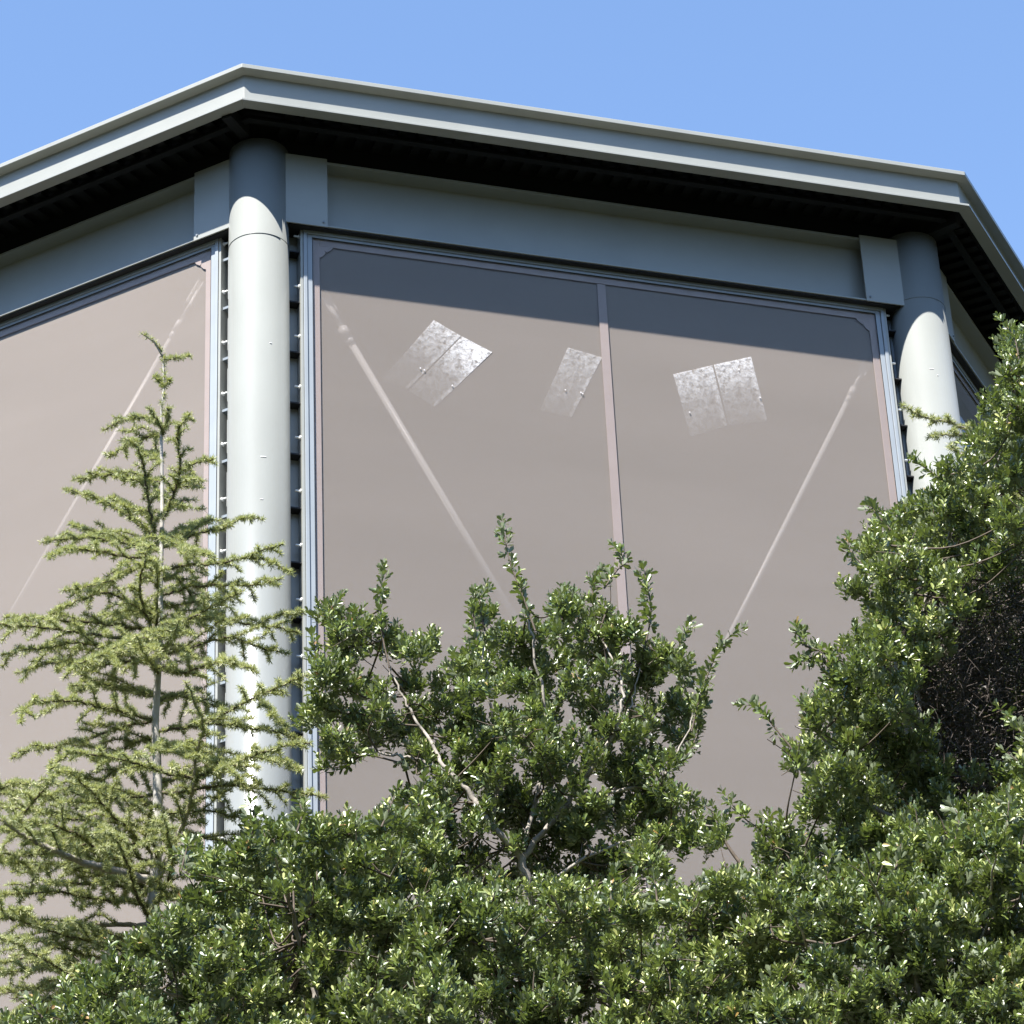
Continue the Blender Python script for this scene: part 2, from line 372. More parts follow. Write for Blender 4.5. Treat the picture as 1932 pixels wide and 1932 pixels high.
# ------------------------------------------------------------------ white sheets between glass and screen, speckled, opacity fading downward
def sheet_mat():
    M = bpy.data.materials.new('fading_white_film'); M.use_nodes = True; n = M.node_tree.nodes; l = M.node_tree.links; p = n['Principled BSDF']
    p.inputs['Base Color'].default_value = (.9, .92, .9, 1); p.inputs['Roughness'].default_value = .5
    at = n.new('ShaderNodeAttribute'); at.attribute_name = 'film_opacity'
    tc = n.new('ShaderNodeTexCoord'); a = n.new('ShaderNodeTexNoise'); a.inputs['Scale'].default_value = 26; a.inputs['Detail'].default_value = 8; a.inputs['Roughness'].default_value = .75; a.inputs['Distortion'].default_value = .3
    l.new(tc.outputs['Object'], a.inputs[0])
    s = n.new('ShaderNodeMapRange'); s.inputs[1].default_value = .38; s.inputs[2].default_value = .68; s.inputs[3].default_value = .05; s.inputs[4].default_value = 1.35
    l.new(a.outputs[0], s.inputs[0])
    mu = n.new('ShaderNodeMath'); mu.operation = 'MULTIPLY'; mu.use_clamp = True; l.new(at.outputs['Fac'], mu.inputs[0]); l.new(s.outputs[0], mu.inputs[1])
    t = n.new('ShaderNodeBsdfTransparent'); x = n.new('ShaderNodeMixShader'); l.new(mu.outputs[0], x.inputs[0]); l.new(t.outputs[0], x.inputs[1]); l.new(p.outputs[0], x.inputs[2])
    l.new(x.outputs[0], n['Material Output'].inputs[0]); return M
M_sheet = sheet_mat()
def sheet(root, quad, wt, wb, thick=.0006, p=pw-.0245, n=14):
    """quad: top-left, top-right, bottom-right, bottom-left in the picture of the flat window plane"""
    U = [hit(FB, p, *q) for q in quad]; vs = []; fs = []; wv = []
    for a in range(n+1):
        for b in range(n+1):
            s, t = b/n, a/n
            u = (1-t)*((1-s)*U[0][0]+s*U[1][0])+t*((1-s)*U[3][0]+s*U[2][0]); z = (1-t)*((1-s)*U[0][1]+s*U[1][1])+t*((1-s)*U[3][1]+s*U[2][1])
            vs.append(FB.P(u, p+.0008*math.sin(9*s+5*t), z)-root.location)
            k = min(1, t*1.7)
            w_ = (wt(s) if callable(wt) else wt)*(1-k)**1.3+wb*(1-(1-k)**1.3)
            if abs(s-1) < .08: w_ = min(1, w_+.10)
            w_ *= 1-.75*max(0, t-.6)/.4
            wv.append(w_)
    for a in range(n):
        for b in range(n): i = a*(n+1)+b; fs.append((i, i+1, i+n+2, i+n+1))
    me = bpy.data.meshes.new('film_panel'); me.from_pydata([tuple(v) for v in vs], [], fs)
    at_ = me.attributes.new('film_opacity', 'FLOAT', 'POINT'); at_.data.foreach_set('value', wv); me.materials.append(M_sheet)
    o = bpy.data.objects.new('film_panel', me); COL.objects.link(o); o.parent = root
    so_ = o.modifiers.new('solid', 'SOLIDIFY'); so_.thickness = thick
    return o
def dots(root, pts, p=pw-.020, parent=None):
    for q in pts:
        m_ = MB(); u, z = hit(FB, p, *q); m_.tube(FB.P(u, p, z), FB.P(u, p+.004, z), .006, 8); m_.build('snap_fastener', M_rod, root)
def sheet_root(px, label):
    u, z = hit(FB, pw-.024, *px); r = empty('white_sheet', FB.P(u, pw-.024, z), label, 'plastic sheet', 'white sheets on the window screen'); return r
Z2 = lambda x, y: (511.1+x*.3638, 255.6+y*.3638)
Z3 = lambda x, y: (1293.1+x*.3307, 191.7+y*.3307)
r = sheet_root(Z2(860, 1200), 'leftmost white sheet, two tilted panels, most opaque at the top right corner')
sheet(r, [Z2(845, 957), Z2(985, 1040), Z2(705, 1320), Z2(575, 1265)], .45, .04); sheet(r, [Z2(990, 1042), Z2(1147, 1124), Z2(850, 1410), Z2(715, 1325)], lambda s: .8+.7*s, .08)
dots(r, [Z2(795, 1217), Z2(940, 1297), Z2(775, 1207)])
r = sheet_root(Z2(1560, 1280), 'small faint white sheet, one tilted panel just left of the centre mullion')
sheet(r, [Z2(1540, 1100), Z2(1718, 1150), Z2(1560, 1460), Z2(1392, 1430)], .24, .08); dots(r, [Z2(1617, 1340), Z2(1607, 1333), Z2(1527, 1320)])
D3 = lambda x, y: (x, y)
r = sheet_root((1355, 745), 'rightmost white sheet, two side by side panels right of the mullion')
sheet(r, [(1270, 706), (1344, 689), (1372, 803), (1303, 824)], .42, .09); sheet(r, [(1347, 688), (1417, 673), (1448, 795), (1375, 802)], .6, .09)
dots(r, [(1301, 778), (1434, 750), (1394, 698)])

# ------------------------------------------------------------------ vegetation generators
def np_mesh(name, verts, nper, fidx, tint_per=None, mat_=None, parent=None, smooth=False):
    """verts (N, nper, 3); fidx list of faces (tuples into one element, equal length)"""
    N = verts.shape[0]; me = bpy.data.meshes.new(name); V = verts.reshape(-1, 3).astype(np.float32)
    me.vertices.add(len(V)); me.vertices.foreach_set('co', V.ravel())
    F = np.array(fidx, dtype=np.int32); k = F.shape[1]
    idx = (np.arange(N, dtype=np.int32)[:, None, None]*nper+F[None]).reshape(-1)
    nf = N*F.shape[0]; me.loops.add(len(idx)); me.loops.foreach_set('vertex_index', idx)
    me.polygons.add(nf); me.polygons.foreach_set('loop_start', np.arange(nf, dtype=np.int32)*k)
    if smooth: me.polygons.foreach_set('use_smooth', np.ones(nf, dtype=bool))
    if tint_per is not None:
        a = me.attributes.new('tint', 'FLOAT', 'FACE'); a.data.foreach_set('value', np.repeat(tint_per, F.shape[0]).astype(np.float32))
    me.update(calc_edges=True); me.validate()
    return link(name, me, mat_, parent)
def norm(a): return a/np.maximum(np.linalg.norm(a, axis=-1, keepdims=True), 1e-9)
class Leaves:
    def __init__(s): s.p = []; s.a = []; s.L = []; s.n = []; s.t = []; s.r = []
    def shoot(s, base, axis, length, leaves, size, tint):
        s.p.append(base); s.a.append(axis); s.L.append(length); s.n.append(leaves); s.t.append(tint); s.r.append(size)
    def build(s, name, mat_, parent):
        n = np.array(s.n); k = np.repeat(np.arange(len(n)), n)
        j = np.concatenate([np.arange(q) for q in n]); fr = (j+.5)/n[k]
        P = np.array(s.p)[k]; A = norm(np.array(s.a))[k]; L = np.array(s.L)[k]; Sz = np.array(s.r)[k]
        e1 = norm(np.cross(A, np.array([.31, .52, .79]))); e2 = np.cross(A, e1)
        ph = j*2.39996+rng.uniform(0, 6.28, len(n))[k]+rng.normal(0, .25, len(k))
        al = np.radians(np.clip(70-48*fr+rng.normal(0, 14, len(k)), 6, 110))
        rd = e1*np.cos(ph)[:, None]+e2*np.sin(ph)[:, None]
        D = norm(A*np.cos(al)[:, None]+rd*np.sin(al)[:, None]); D = norm(D+np.array([0, 0, .12]))
        Nn = A-D*np.sum(A*D, -1, keepdims=True)
        Nn = norm(Nn); Nn = norm(Nn+rng.normal(0, .22, Nn.shape)); Nn = norm(Nn-D*np.sum(Nn*D, -1, keepdims=True))
        Sd = np.cross(D, Nn)
        B = P+A*(L*fr)[:, None]
        l = (Sz*rng.uniform(.62, 1.12, len(k))*(1-.25*fr**3))[:, None]; w = l*rng.uniform(.34, .47, len(k))[:, None]
        fold = l*.06; curl = l*rng.uniform(-.02, .13, len(k))[:, None]
        v = np.stack([B, B+D*l*.42-Sd*w*.40+Nn*(fold-curl*.1), B+D*l*.80-Sd*w*.50+Nn*(fold*.8-curl*.55), B+D*l-Nn*curl, B+D*l*.80+Sd*w*.50+Nn*(fold*.8-curl*.55), B+D*l*.42+Sd*w*.40+Nn*(fold-curl*.1)], 1)
        tint = np.clip(np.array(s.t)[k]+rng.normal(0, .19, len(k)), 0, .93)
        odd = rng.random(len(k)); tint = np.where(odd < .018, rng.uniform(.95, 1, len(k)), tint)
        print(name, len(k)); return np_mesh(name, v, 6, [(0, 3, 2, 1), (0, 5, 4, 3)], tint, mat_, parent)
class Tubes:
    def __init__(s, sides=5): s.q = []; s.n = sides
    def add(s, pts, r0, r1):
        pts = np.asarray(pts, float); m = len(pts)
        if m < 2: return
        rr = np.linspace(r0, r1, m); T = norm(np.gradient(pts, axis=0)); ref = np.array([.2, .9, .3]) if abs(T[0, 1]) < .8 else np.array([1, 0, 0.])
        e = norm(np.cross(T, ref)); f = np.cross(T, e); a = np.arange(s.n)*2*np.pi/s.n
        rings = pts[:, None]+rr[:, None, None]*(e[:, None]*np.cos(a)[None, :, None]+f[:, None]*np.sin(a)[None, :, None])
        nx = np.roll(np.arange(s.n), -1)
        seg = np.stack([rings[:-1], rings[:-1][:, nx], rings[1:][:, nx], rings[1:]], 2).reshape(-1, 4, 3)
        s.q.append(seg)
    def build(s, name, mat_, parent):
        v = np.concatenate(s.q); me_o = np_mesh(name, v, 4, [(0, 1, 2, 3)], None, mat_, parent, True)
        bm = bmesh.new(); bm.from_mesh(me_o.data); bmesh.ops.remove_doubles(bm, verts=bm.verts, dist=1e-5); bm.to_mesh(me_o.data); bm.free(); return me_o
def curve(pts, n=8, wob=0.0):
    """Catmull-Rom resample"""
    P = np.asarray(pts, float)
    if len(P) == 2: P = np.stack([P[0], (P[0]+P[1])/2, P[1]])
    Q = np.concatenate([[2*P[0]-P[1]], P, [2*P[-1]-P[-2]]]); out = []
    for i in range(1, len(Q)-2):
        t = np.linspace(0, 1, n, endpoint=False)[:, None]; a, b, c_, d = Q[i-1], Q[i], Q[i+1], Q[i+2]
        out.append(.5*((2*b)+(-a+c_)*t+(2*a-5*b+4*c_-d)*t**2+(-a+3*b-3*c_+d)*t**3))
    out = np.concatenate(out+[P[-1:]])
    if wob: out[1:-1] += rng.normal(0, wob, out[1:-1].shape)
    return out
def A3(dx, dy, Y): v = at(dx, dy, Y); return np.array([v.x, v.y, v.z])
def inside(poly, x, y):
    P = np.array(poly); r_ = False; j = len(P)-1
    for i in range(len(P)):
        if (P[i][1] > y) != (P[j][1] > y) and x < (P[j][0]-P[i][0])*(y-P[i][1])/(P[j][1]-P[i][1])+P[i][0]: r_ = not r_
        j = i
    return r_
def field(x, y, s, seed):
    return math.sin(x/s+seed*1.7)*math.cos(y/s*1.13-seed*.9)+.6*math.sin(x/s*2.3-y/s*1.9+seed*2.1)+.35*math.cos(x/s*4.1+y/s*3.7+seed)
UPV = np.array([0, 0, 1.])
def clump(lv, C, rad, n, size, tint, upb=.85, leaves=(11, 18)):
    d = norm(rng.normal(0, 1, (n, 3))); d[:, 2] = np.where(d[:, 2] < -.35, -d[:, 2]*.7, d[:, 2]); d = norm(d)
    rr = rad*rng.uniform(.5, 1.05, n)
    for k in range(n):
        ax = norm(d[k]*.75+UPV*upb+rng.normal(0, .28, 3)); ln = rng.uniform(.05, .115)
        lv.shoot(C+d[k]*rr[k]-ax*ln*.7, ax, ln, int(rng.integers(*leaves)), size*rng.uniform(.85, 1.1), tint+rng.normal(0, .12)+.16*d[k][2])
def mass(lv, tw, poly, Y0, spacing, rpx, layers, seed, size=.047, holes=(), limb=None, n_sh=17, tint=.42, slope=0.0):
    """fill a crown: clumps in several depth layers; poly outlines the crown's silhouette"""
    xs = [p[0] for p in poly]; ys = [p[1] for p in poly]; cs = []
    for li, (dY, dens) in enumerate(layers):
        sp = spacing/dens; y = min(ys)
        while y < max(ys):
            x = min(xs)+rng.uniform(0, sp)
            while x < max(xs):
                qx, qy = x+rng.normal(0, sp*.28), y+rng.normal(0, sp*.28)
                if inside(poly, qx, qy) and not any(((qx-h[0])/h[2])**2+((qy-h[1])/h[3])**2 < rng.uniform(.6, 1.25) and li < h[4] for h in holes):
                    fl = field(qx, qy, 85, seed+li)
                    Y = Y0+dY-.20*fl+rng.normal(0, .07)+slope*(max(ys)-qy)/400
                    C = A3(qx, qy, Y); rm = rpx*rng.uniform(.7, 1.2)/FOC*Y*1.12
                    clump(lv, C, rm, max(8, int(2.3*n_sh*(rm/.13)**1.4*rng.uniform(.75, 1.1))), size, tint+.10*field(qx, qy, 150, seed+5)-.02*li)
                    cs.append(C)
                x += sp
            y += sp*.9
    if limb is not None:
        Lm = np.concatenate(limb)
        for C in cs:
            if rng.random() < .22:
                cand = Lm[Lm[:, 2] < C[2]-.02]
                if len(cand) == 0: continue
                q = cand[np.argmin(np.sum((cand-C)**2, 1))]; mid = (q+C)/2+np.array([0, 0, -.12*np.linalg.norm(C-q)])+rng.normal(0, .03, 3)
                tw.add(curve([q, mid, C], 5), .007, .003)
                for _ in range(3):
                    e = C+norm(rng.normal(0, 1, 3)+UPV*.6)*rng.uniform(.08, .2); tw.add(curve([C, (e+C)/2+rng.normal(0, .01, 3), e], 3), .004, .002)
    return cs
def sprig(lv, tw, pts, Y, size=.055, tint=.45, r=.006, wid=1.0, first=.0):
    """a leafy leader: twig polyline in the crown, leaves along it"""
    Q = curve([A3(x, y, Y+(i-len(pts)/2)*.02) for i, (x, y) in enumerate(pts)], 6); tw.add(Q, r, .002)
    seg = np.linalg.norm(np.diff(Q, axis=0), axis=1); tot = seg.sum(); cum = np.concatenate([[0], np.cumsum(seg)])
    s = tot*first
    while s < tot:
        P = np.array([np.interp(s, cum, Q[:, a]) for a in range(3)]); T = norm(np.array([np.interp(min(s+.03, tot), cum, Q[:, a]) for a in range(3)])-P+UPV*1e-4)
        for _ in range(1 if rng.random() < .15 else 2):
            ax = norm(T+rng.normal(0, .75, 3)*wid+UPV*.3); lv.shoot(P, ax, .05, int(rng.integers(5, 9)), size*rng.uniform(.85, 1.1), tint+rng.normal(0, .1))
        s += rng.choice([.022, .035, .055])
    lv.shoot(Q[-1], norm(Q[-1]-Q[-3]), .05, 9, size*.8, tint+.1)

# ------------------------------------------------------------------ broadleaf shrubs
def shrub_root(dx, dy, Y, label, group=None):
    p = at(dx, dy, Y); return empty('broadleaf_shrub', (p.x, p.y, 0), label, 'shrub', group)
GR = 'glossy evergreen shrubs in front of the building'
def trunk_to(tk, root, top, r=.10, lean=.15):
    t = np.array(top); b = np.array([root.location.x, root.location.y, -.05])
    tk.add(curve([b, b*.65+t*.35+rng.normal(0, lean, 3)*[1, 1, 0], b*.3+t*.7+rng.normal(0, lean, 3)*[1, 1, 0], t], 8), r, r*.6)
def make_shrub(root, masses, sprigs, limbs, base, rtrunk=.10):
    lv = Leaves(); tw = Tubes(5); tk = Tubes(9)
    LB = []
    for pts, r0, r1 in limbs:
        Q = curve([A3(*p) for p in pts], 8, .006); tk.add(Q, r0*.5, r1*.5); LB.append(Q)
    trunk_to(tk, root, A3(*base), rtrunk)
    for kw in masses: mass(lv, tw, limb=LB, **kw)
    for sp in sprigs: sprig(lv, tw, **sp)
    tk.build('trunk', M_bark, root); tw.build('twigs', M_twig, root); lv.build('foliage', M_leaf, root)

# centre shrub: open crown with leaders against the window
YC = 14.6
r = shrub_root(1000, 1700, YC, 'open-crowned glossy shrub rising in the middle in front of the large window', GR)
Z7 = lambda x, y: (543+x*.463, 958.4+y*.463)
polyC = [(600, 1235), (618, 1160), (650, 1150), (700, 1170), (735, 1160), (745, 1215), (790, 1215), (830, 1215), (850, 1240), (885, 1200), (910, 1140), (960, 1190), (1000, 1180), (1040, 1150), (1075, 1130), (1105, 1170), (1130, 1120), (1160, 1150), (1200, 1220),
         (1250, 1220), (1300, 1240), (1310, 1290), (1300, 1340), (1315, 1400), (1280, 1440), (1255, 1470), (1290, 1500), (1350, 1540), (1375, 1580), (1340, 1610), (1290, 1620), (1250, 1680), (1100, 1700), (950, 1700), (850, 1700), (760, 1650), (740, 1560), (780, 1490), (745, 1440), (700, 1410), (650, 1430), (610, 1430), (590, 1370), (600, 1300)]
sC = [dict(pts=[(735, 1260), (722, 1200), (718, 1130), (724, 1075)], Y=YC, first=.35), dict(pts=[(1010, 1190), (985, 1120), (962, 1060), (950, 1000), (948, 985)], Y=YC-.1, wid=1.1, first=.1), dict(pts=[(915, 1190), (905, 1140), (915, 1115)], Y=YC), dict(pts=[(900, 1220), (893, 1150), (897, 1120)], Y=YC-.1),
      dict(pts=[(640, 1210), (620, 1160), (640, 1130)], Y=YC), dict(pts=[(1130, 1200), (1118, 1120), (1122, 1080), (1140, 1075)], Y=YC+.1), dict(pts=[(1140, 1110), (1165, 1075), (1180, 1060), (1162, 1035)], Y=YC, wid=.8), dict(pts=[(1215, 1230), (1228, 1160), (1222, 1110), (1215, 1075)], Y=YC, wid=1.4, first=.3),
      dict(pts=[(1275, 1250), (1285, 1210), (1300, 1180)], Y=YC), dict(pts=[(1305, 1380), (1322, 1310), (1345, 1250), (1362, 1215), (1395, 1188)], Y=YC-.05, wid=.75, first=.1), dict(pts=[(1290, 1430), (1310, 1400), (1322, 1360), (1325, 1300)], Y=YC), dict(pts=[(1060, 1170), (1055, 1130), (1062, 1115)], Y=YC),
      dict(pts=[(800, 1250), (800, 1215), (815, 1205)], Y=YC), dict(pts=[(760, 1440), (690, 1425), (650, 1445), (610, 1450)], Y=YC, wid=.8, first=.3), dict(pts=[(700, 1350), (620, 1340), (590, 1310)], Y=YC), dict(pts=[(1405, 1640), (1370, 1590), (1350, 1540), (1330, 1520)], Y=YC, wid=1.2, first=.45, r=.012),
      dict(pts=[(640, 1290), (600, 1240), (592, 1200)], Y=YC), dict(pts=[(700, 1240), (665, 1190), (680, 1155)], Y=YC)]
limbC = [([(1010, 1760, YC+.1), (985, 1620, YC), (930, 1560, YC-.1), (890, 1500, YC-.1), (845, 1450, YC-.1), (800, 1380, YC)], .050, .016), ([(850, 1455, YC-.1), (770, 1430, YC), (700, 1422, YC), (650, 1435, YC)], .020, .006),
         ([(985, 1620, YC), (1080, 1500, YC), (1150, 1400, YC-.1), (1175, 1300, YC-.1), (1130, 1200, YC)], .035, .008), ([(1150, 1400, YC-.1), (1190, 1330, YC), (1215, 1230, YC)], .018, .005), ([(930, 1560, YC-.1), (940, 1430, YC+.1), (920, 1300, YC), (905, 1180, YC)], .028, .006),
         ([(1080, 1500, YC), (1230, 1480, YC), (1290, 1400, YC), (1320, 1300, YC)], .022, .005), ([(800, 1380, YC), (760, 1310, YC), (725, 1230, YC), (718, 1150, YC)], .016, .004), ([(985, 1620, YC), (1030, 1400, YC+.1), (1010, 1230, YC), (985, 1130, YC)], .028, .005), ([(1000, 1680, YC), (1150, 1600, YC-.1), (1300, 1560, YC), (1370, 1560, YC)], .022, .006)]
mC = [dict(poly=polyC, Y0=YC-.05, spacing=50, rpx=33, layers=[(0, 1.0), (.35, .9), (.7, .7)], seed=3, holes=[(748, 1290, 16, 42, 3), (852, 1228, 22, 26, 3), (1192, 1250, 14, 48, 3), (1262, 1300, 14, 34, 2), (1030, 1225, 16, 26, 3), (665, 1480, 80, 35, 3), (1130, 1300, 30, 45, 1), (860, 1310, 25, 30, 1), (1085, 1235, 22, 26, 2), (1235, 1400, 30, 45, 2), (690, 1260, 26, 34, 3), (915, 1620, 70, 34, 1), (1060, 1330, 45, 45, 1), (850, 1560, 26, 22, 1)], n_sh=13)]
make_shrub(r, mC, sC, limbC, (1010, 1760, YC+.1), .09)

# tall shrub on the right with a bare, dark twiggy hollow
YR = 13.6
r = shrub_root(1800, 1800, YR, 'tallest glossy shrub filling the right edge, with a dark bare twiggy hollow', GR)
polyR = [(2030, 560), (1950, 600), (1915, 610), (1900, 690), (1890, 745), (1855, 790), (1830, 840), (1785, 890), (1760, 940), (1710, 965), (1670, 985), (1640, 1035), (1610, 1070), (1600, 1120), (1625, 1160), (1610, 1225), (1570, 1260), (1530, 1330), (1510, 1380), (1480, 1420), (1500, 1470), (1530, 1530), (1480, 1560), (1430, 1610), (1440, 1680), (1500, 1760), (2030, 1760), (2080, 1200)]
sR = [dict(pts=[(1925, 700), (1915, 640), (1890, 605)], Y=YR, wid=1.2), dict(pts=[(1600, 1260), (1550, 1230), (1515, 1215), (1505, 1190)], Y=YR, wid=1.4, first=.2), dict(pts=[(1570, 1260), (1535, 1240), (1510, 1250)], Y=YR, wid=1.2), dict(pts=[(1500, 1420), (1460, 1370), (1430, 1335), (1408, 1330)], Y=YR, wid=1.0, first=.45), dict(pts=[(1490, 1620), (1440, 1570), (1400, 1540), (1372, 1505)], Y=YR, wid=1.0, first=.1),
      dict(pts=[(1480, 1620), (1460, 1580), (1450, 1545)], Y=YR), dict(pts=[(1640, 1080), (1605, 1040), (1600, 1020)], Y=YR), dict(pts=[(1680, 1000), (1650, 965), (1640, 955)], Y=YR), dict(pts=[(1770, 900), (1735, 875), (1725, 868)], Y=YR), dict(pts=[(1950, 1400), (1915, 1370), (1890, 1340)], Y=YR-.3, wid=1.4), dict(pts=[(1960, 1480), (1925, 1440), (1900, 1420)], Y=YR-.3, wid=1.3)]
limbR = [([(1830, 1900, YR+.3), (1820, 1640, YR+.5), (1740, 1400, YR+.6), (1750, 1100, YR+.6), (1870, 900, YR+.5), (1920, 720, YR+.1)], .03, .012), ([(1820, 1600, YR+.5), (1720, 1400, YR+.4), (1680, 1200, YR+.3), (1680, 1030, YR+.1)], .035, .008), ([(1820, 1620, YR+.5), (1650, 1520, YR+.3), (1560, 1400, YR+.1), (1500, 1370, YR)], .03, .006),
         ([(1720, 1400, YR+.4), (1640, 1300, YR+.2), (1560, 1250, YR)], .02, .005), ([(1750, 1100, YR+.6), (1790, 1000, YR+.3), (1780, 900, YR+.1)], .03, .006), ([(1820, 1640, YR+.5), (1600, 1620, YR+.2), (1480, 1590, YR)], .025, .005)]
hol = [(1830, 1290, 120, 225, 2), (1880, 1180, 110, 150, 2)]
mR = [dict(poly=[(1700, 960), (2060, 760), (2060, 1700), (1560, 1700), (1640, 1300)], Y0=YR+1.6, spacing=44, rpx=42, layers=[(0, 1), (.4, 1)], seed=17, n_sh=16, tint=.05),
      dict(poly=polyR, Y0=YR, spacing=50, rpx=34, layers=[(0, 1.05), (.38, .9)], seed=11, holes=[(1850, 1310, 105, 190, 2), (1900, 1180, 75, 100, 2), (1640, 1560, 45, 28, 1)], n_sh=13),
      dict(poly=polyR, Y0=YR+.95, spacing=58, rpx=36, layers=[(0, .8)], seed=14, holes=[(1830, 1290, 125, 225, 3), (1900, 1160, 100, 130, 3)], n_sh=12)]
make_shrub(r, mR, sR, limbR, (1830, 1900, YR+.3), .13)
# bare twig mass of the hollow
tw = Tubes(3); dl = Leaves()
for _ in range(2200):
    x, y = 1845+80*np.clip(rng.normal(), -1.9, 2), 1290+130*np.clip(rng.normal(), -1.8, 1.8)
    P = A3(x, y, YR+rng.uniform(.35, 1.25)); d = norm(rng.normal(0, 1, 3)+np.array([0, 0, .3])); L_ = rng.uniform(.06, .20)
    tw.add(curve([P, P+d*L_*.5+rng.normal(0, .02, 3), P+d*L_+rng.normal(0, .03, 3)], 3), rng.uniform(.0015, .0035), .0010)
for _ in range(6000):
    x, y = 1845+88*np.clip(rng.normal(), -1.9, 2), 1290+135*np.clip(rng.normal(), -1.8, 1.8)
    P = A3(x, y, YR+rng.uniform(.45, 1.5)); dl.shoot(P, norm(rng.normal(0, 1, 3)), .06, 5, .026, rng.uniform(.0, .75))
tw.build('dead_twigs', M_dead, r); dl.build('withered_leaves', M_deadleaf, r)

# low front masses
YL = 13.0
r = shrub_root(650, 2100, YL, 'low glossy shrub overlapping the foot of the cedar at the lower left', GR)
polyL = [(480, 1570), (520, 1555), (570, 1565), (630, 1555), (690, 1560), (740, 1530), (790, 1500), (840, 1530), (850, 1640), (850, 1800), (830, 2010), (0, 2010), (20, 1930), (90, 1900), (160, 1850), (230, 1800), (300, 1745), (370, 1700), (350, 1640), (370, 1610), (430, 1640), (460, 1600)]
sL = [dict(pts=[(470, 1600), (480, 1550), (475, 1520)], Y=YL), dict(pts=[(560, 1570), (570, 1535), (565, 1515)], Y=YL), dict(pts=[(340, 1650), (350, 1610), (355, 1595)], Y=YL), dict(pts=[(720, 1560), (735, 1525), (745, 1500)], Y=YL), dict(pts=[(80, 1920), (60, 1895), (50, 1885)], Y=YL), dict(pts=[(210, 1830), (205, 1790)], Y=YL), dict(pts=[(790, 1520), (800, 1475)], Y=YL)]
limbL = [([(560, 2150, YL+.6), (600, 1950, YL+.75), (560, 1750, YL+.6), (520, 1620, YL)], .05, .01), ([(600, 1950, YL+.75), (700, 1750, YL+.6), (760, 1600, YL)], .035, .007), ([(580, 2050, YL+.75), (380, 1900, YL+.6), (230, 1850, YL)], .03, .006)]
mass_l = [(0, 1.05), (.4, .9), (.8, .8), (1.25, .8)]
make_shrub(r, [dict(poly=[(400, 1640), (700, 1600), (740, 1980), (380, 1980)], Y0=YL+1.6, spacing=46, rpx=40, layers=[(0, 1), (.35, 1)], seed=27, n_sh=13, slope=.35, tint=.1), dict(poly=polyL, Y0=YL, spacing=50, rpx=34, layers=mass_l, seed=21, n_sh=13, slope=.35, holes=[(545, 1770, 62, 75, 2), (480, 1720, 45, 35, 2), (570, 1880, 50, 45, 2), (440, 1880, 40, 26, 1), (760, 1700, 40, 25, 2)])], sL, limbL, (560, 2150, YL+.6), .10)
YF = 12.8
r = shrub_root(1150, 2100, YF, 'low glossy shrub across the bottom middle, below the open-crowned shrub', GR)
polyF = [(800, 1700), (860, 1690), (940, 1675), (1000, 1690), (1080, 1660), (1150, 1690), (1230, 1675), (1310, 1685), (1370, 1660), (1420, 1680), (1460, 1800), (1470, 2010), (780, 2010)]
sF = [dict(pts=[(1150, 1720), (1155, 1670), (1160, 1650)], Y=YF), dict(pts=[(1310, 1700), (1320, 1670)], Y=YF), dict(pts=[(930, 1700), (935, 1655)], Y=YF), dict(pts=[(1240, 1700), (1235, 1660)], Y=YF)]
limbF = [([(1150, 2150, YF+.6), (1160, 1950, YF+.75), (1100, 1780, YF+.6), (1040, 1690, YF)], .05, .01), ([(1160, 1950, YF+.75), (1280, 1780, YF+.6), (1320, 1700, YF)], .03, .007), ([(1150, 2020, YF+.75), (950, 1850, YF+.6), (900, 1730, YF)], .03, .007)]
make_shrub(r, [dict(poly=polyF, Y0=YF, spacing=50, rpx=35, layers=mass_l, seed=31, n_sh=13, slope=.4, tint=.48, holes=[(1010, 1700, 70, 22, 2), (1110, 1900, 60, 28, 2), (900, 1860, 50, 24, 2), (1240, 1790, 55, 22, 2)])], sF, limbF, (1150, 2150, YF+.6), .10)
YQ = 12.5
r = shrub_root(1700, 2150, YQ, 'low glossy shrub in the bottom right corner, under the dark hollow', GR)
polyQ = [(1420, 1690), (1480, 1650), (1560, 1620), (1640, 1640), (1720, 1600), (1790, 1560), (1860, 1550), (1930, 1500), (2030, 1500), (2060, 2010), (1430, 2010)]
sQ = [dict(pts=[(1800, 1600), (1810, 1545), (1800, 1525)], Y=YQ), dict(pts=[(1560, 1660), (1570, 1610)], Y=YQ), dict(pts=[(1900, 1560), (1905, 1500)], Y=YQ), dict(pts=[(1690, 1640), (1700, 1590)], Y=YQ)]
limbQ = [([(1740, 2150, YQ+.6), (1750, 1950, YQ+.75), (1700, 1780, YQ+.6), (1640, 1660, YQ)], .05, .01), ([(1750, 1950, YQ+.75), (1850, 1780, YQ+.6), (1880, 1600, YQ)], .03, .007), ([(1740, 2020, YQ+.75), (1560, 1850, YQ+.6), (1500, 1730, YQ)], .03, .007)]
make_shrub(r, [dict(poly=polyQ, Y0=YQ, spacing=50, rpx=35, layers=mass_l, seed=41, n_sh=13, slope=.4, tint=.45, holes=[(1560, 1780, 55, 28, 2), (1830, 1690, 55, 26, 2), (1690, 1880, 60, 28, 2), (1820, 1820, 40, 24, 2)])], sQ, limbQ, (1740, 2150, YQ+.6), .10)

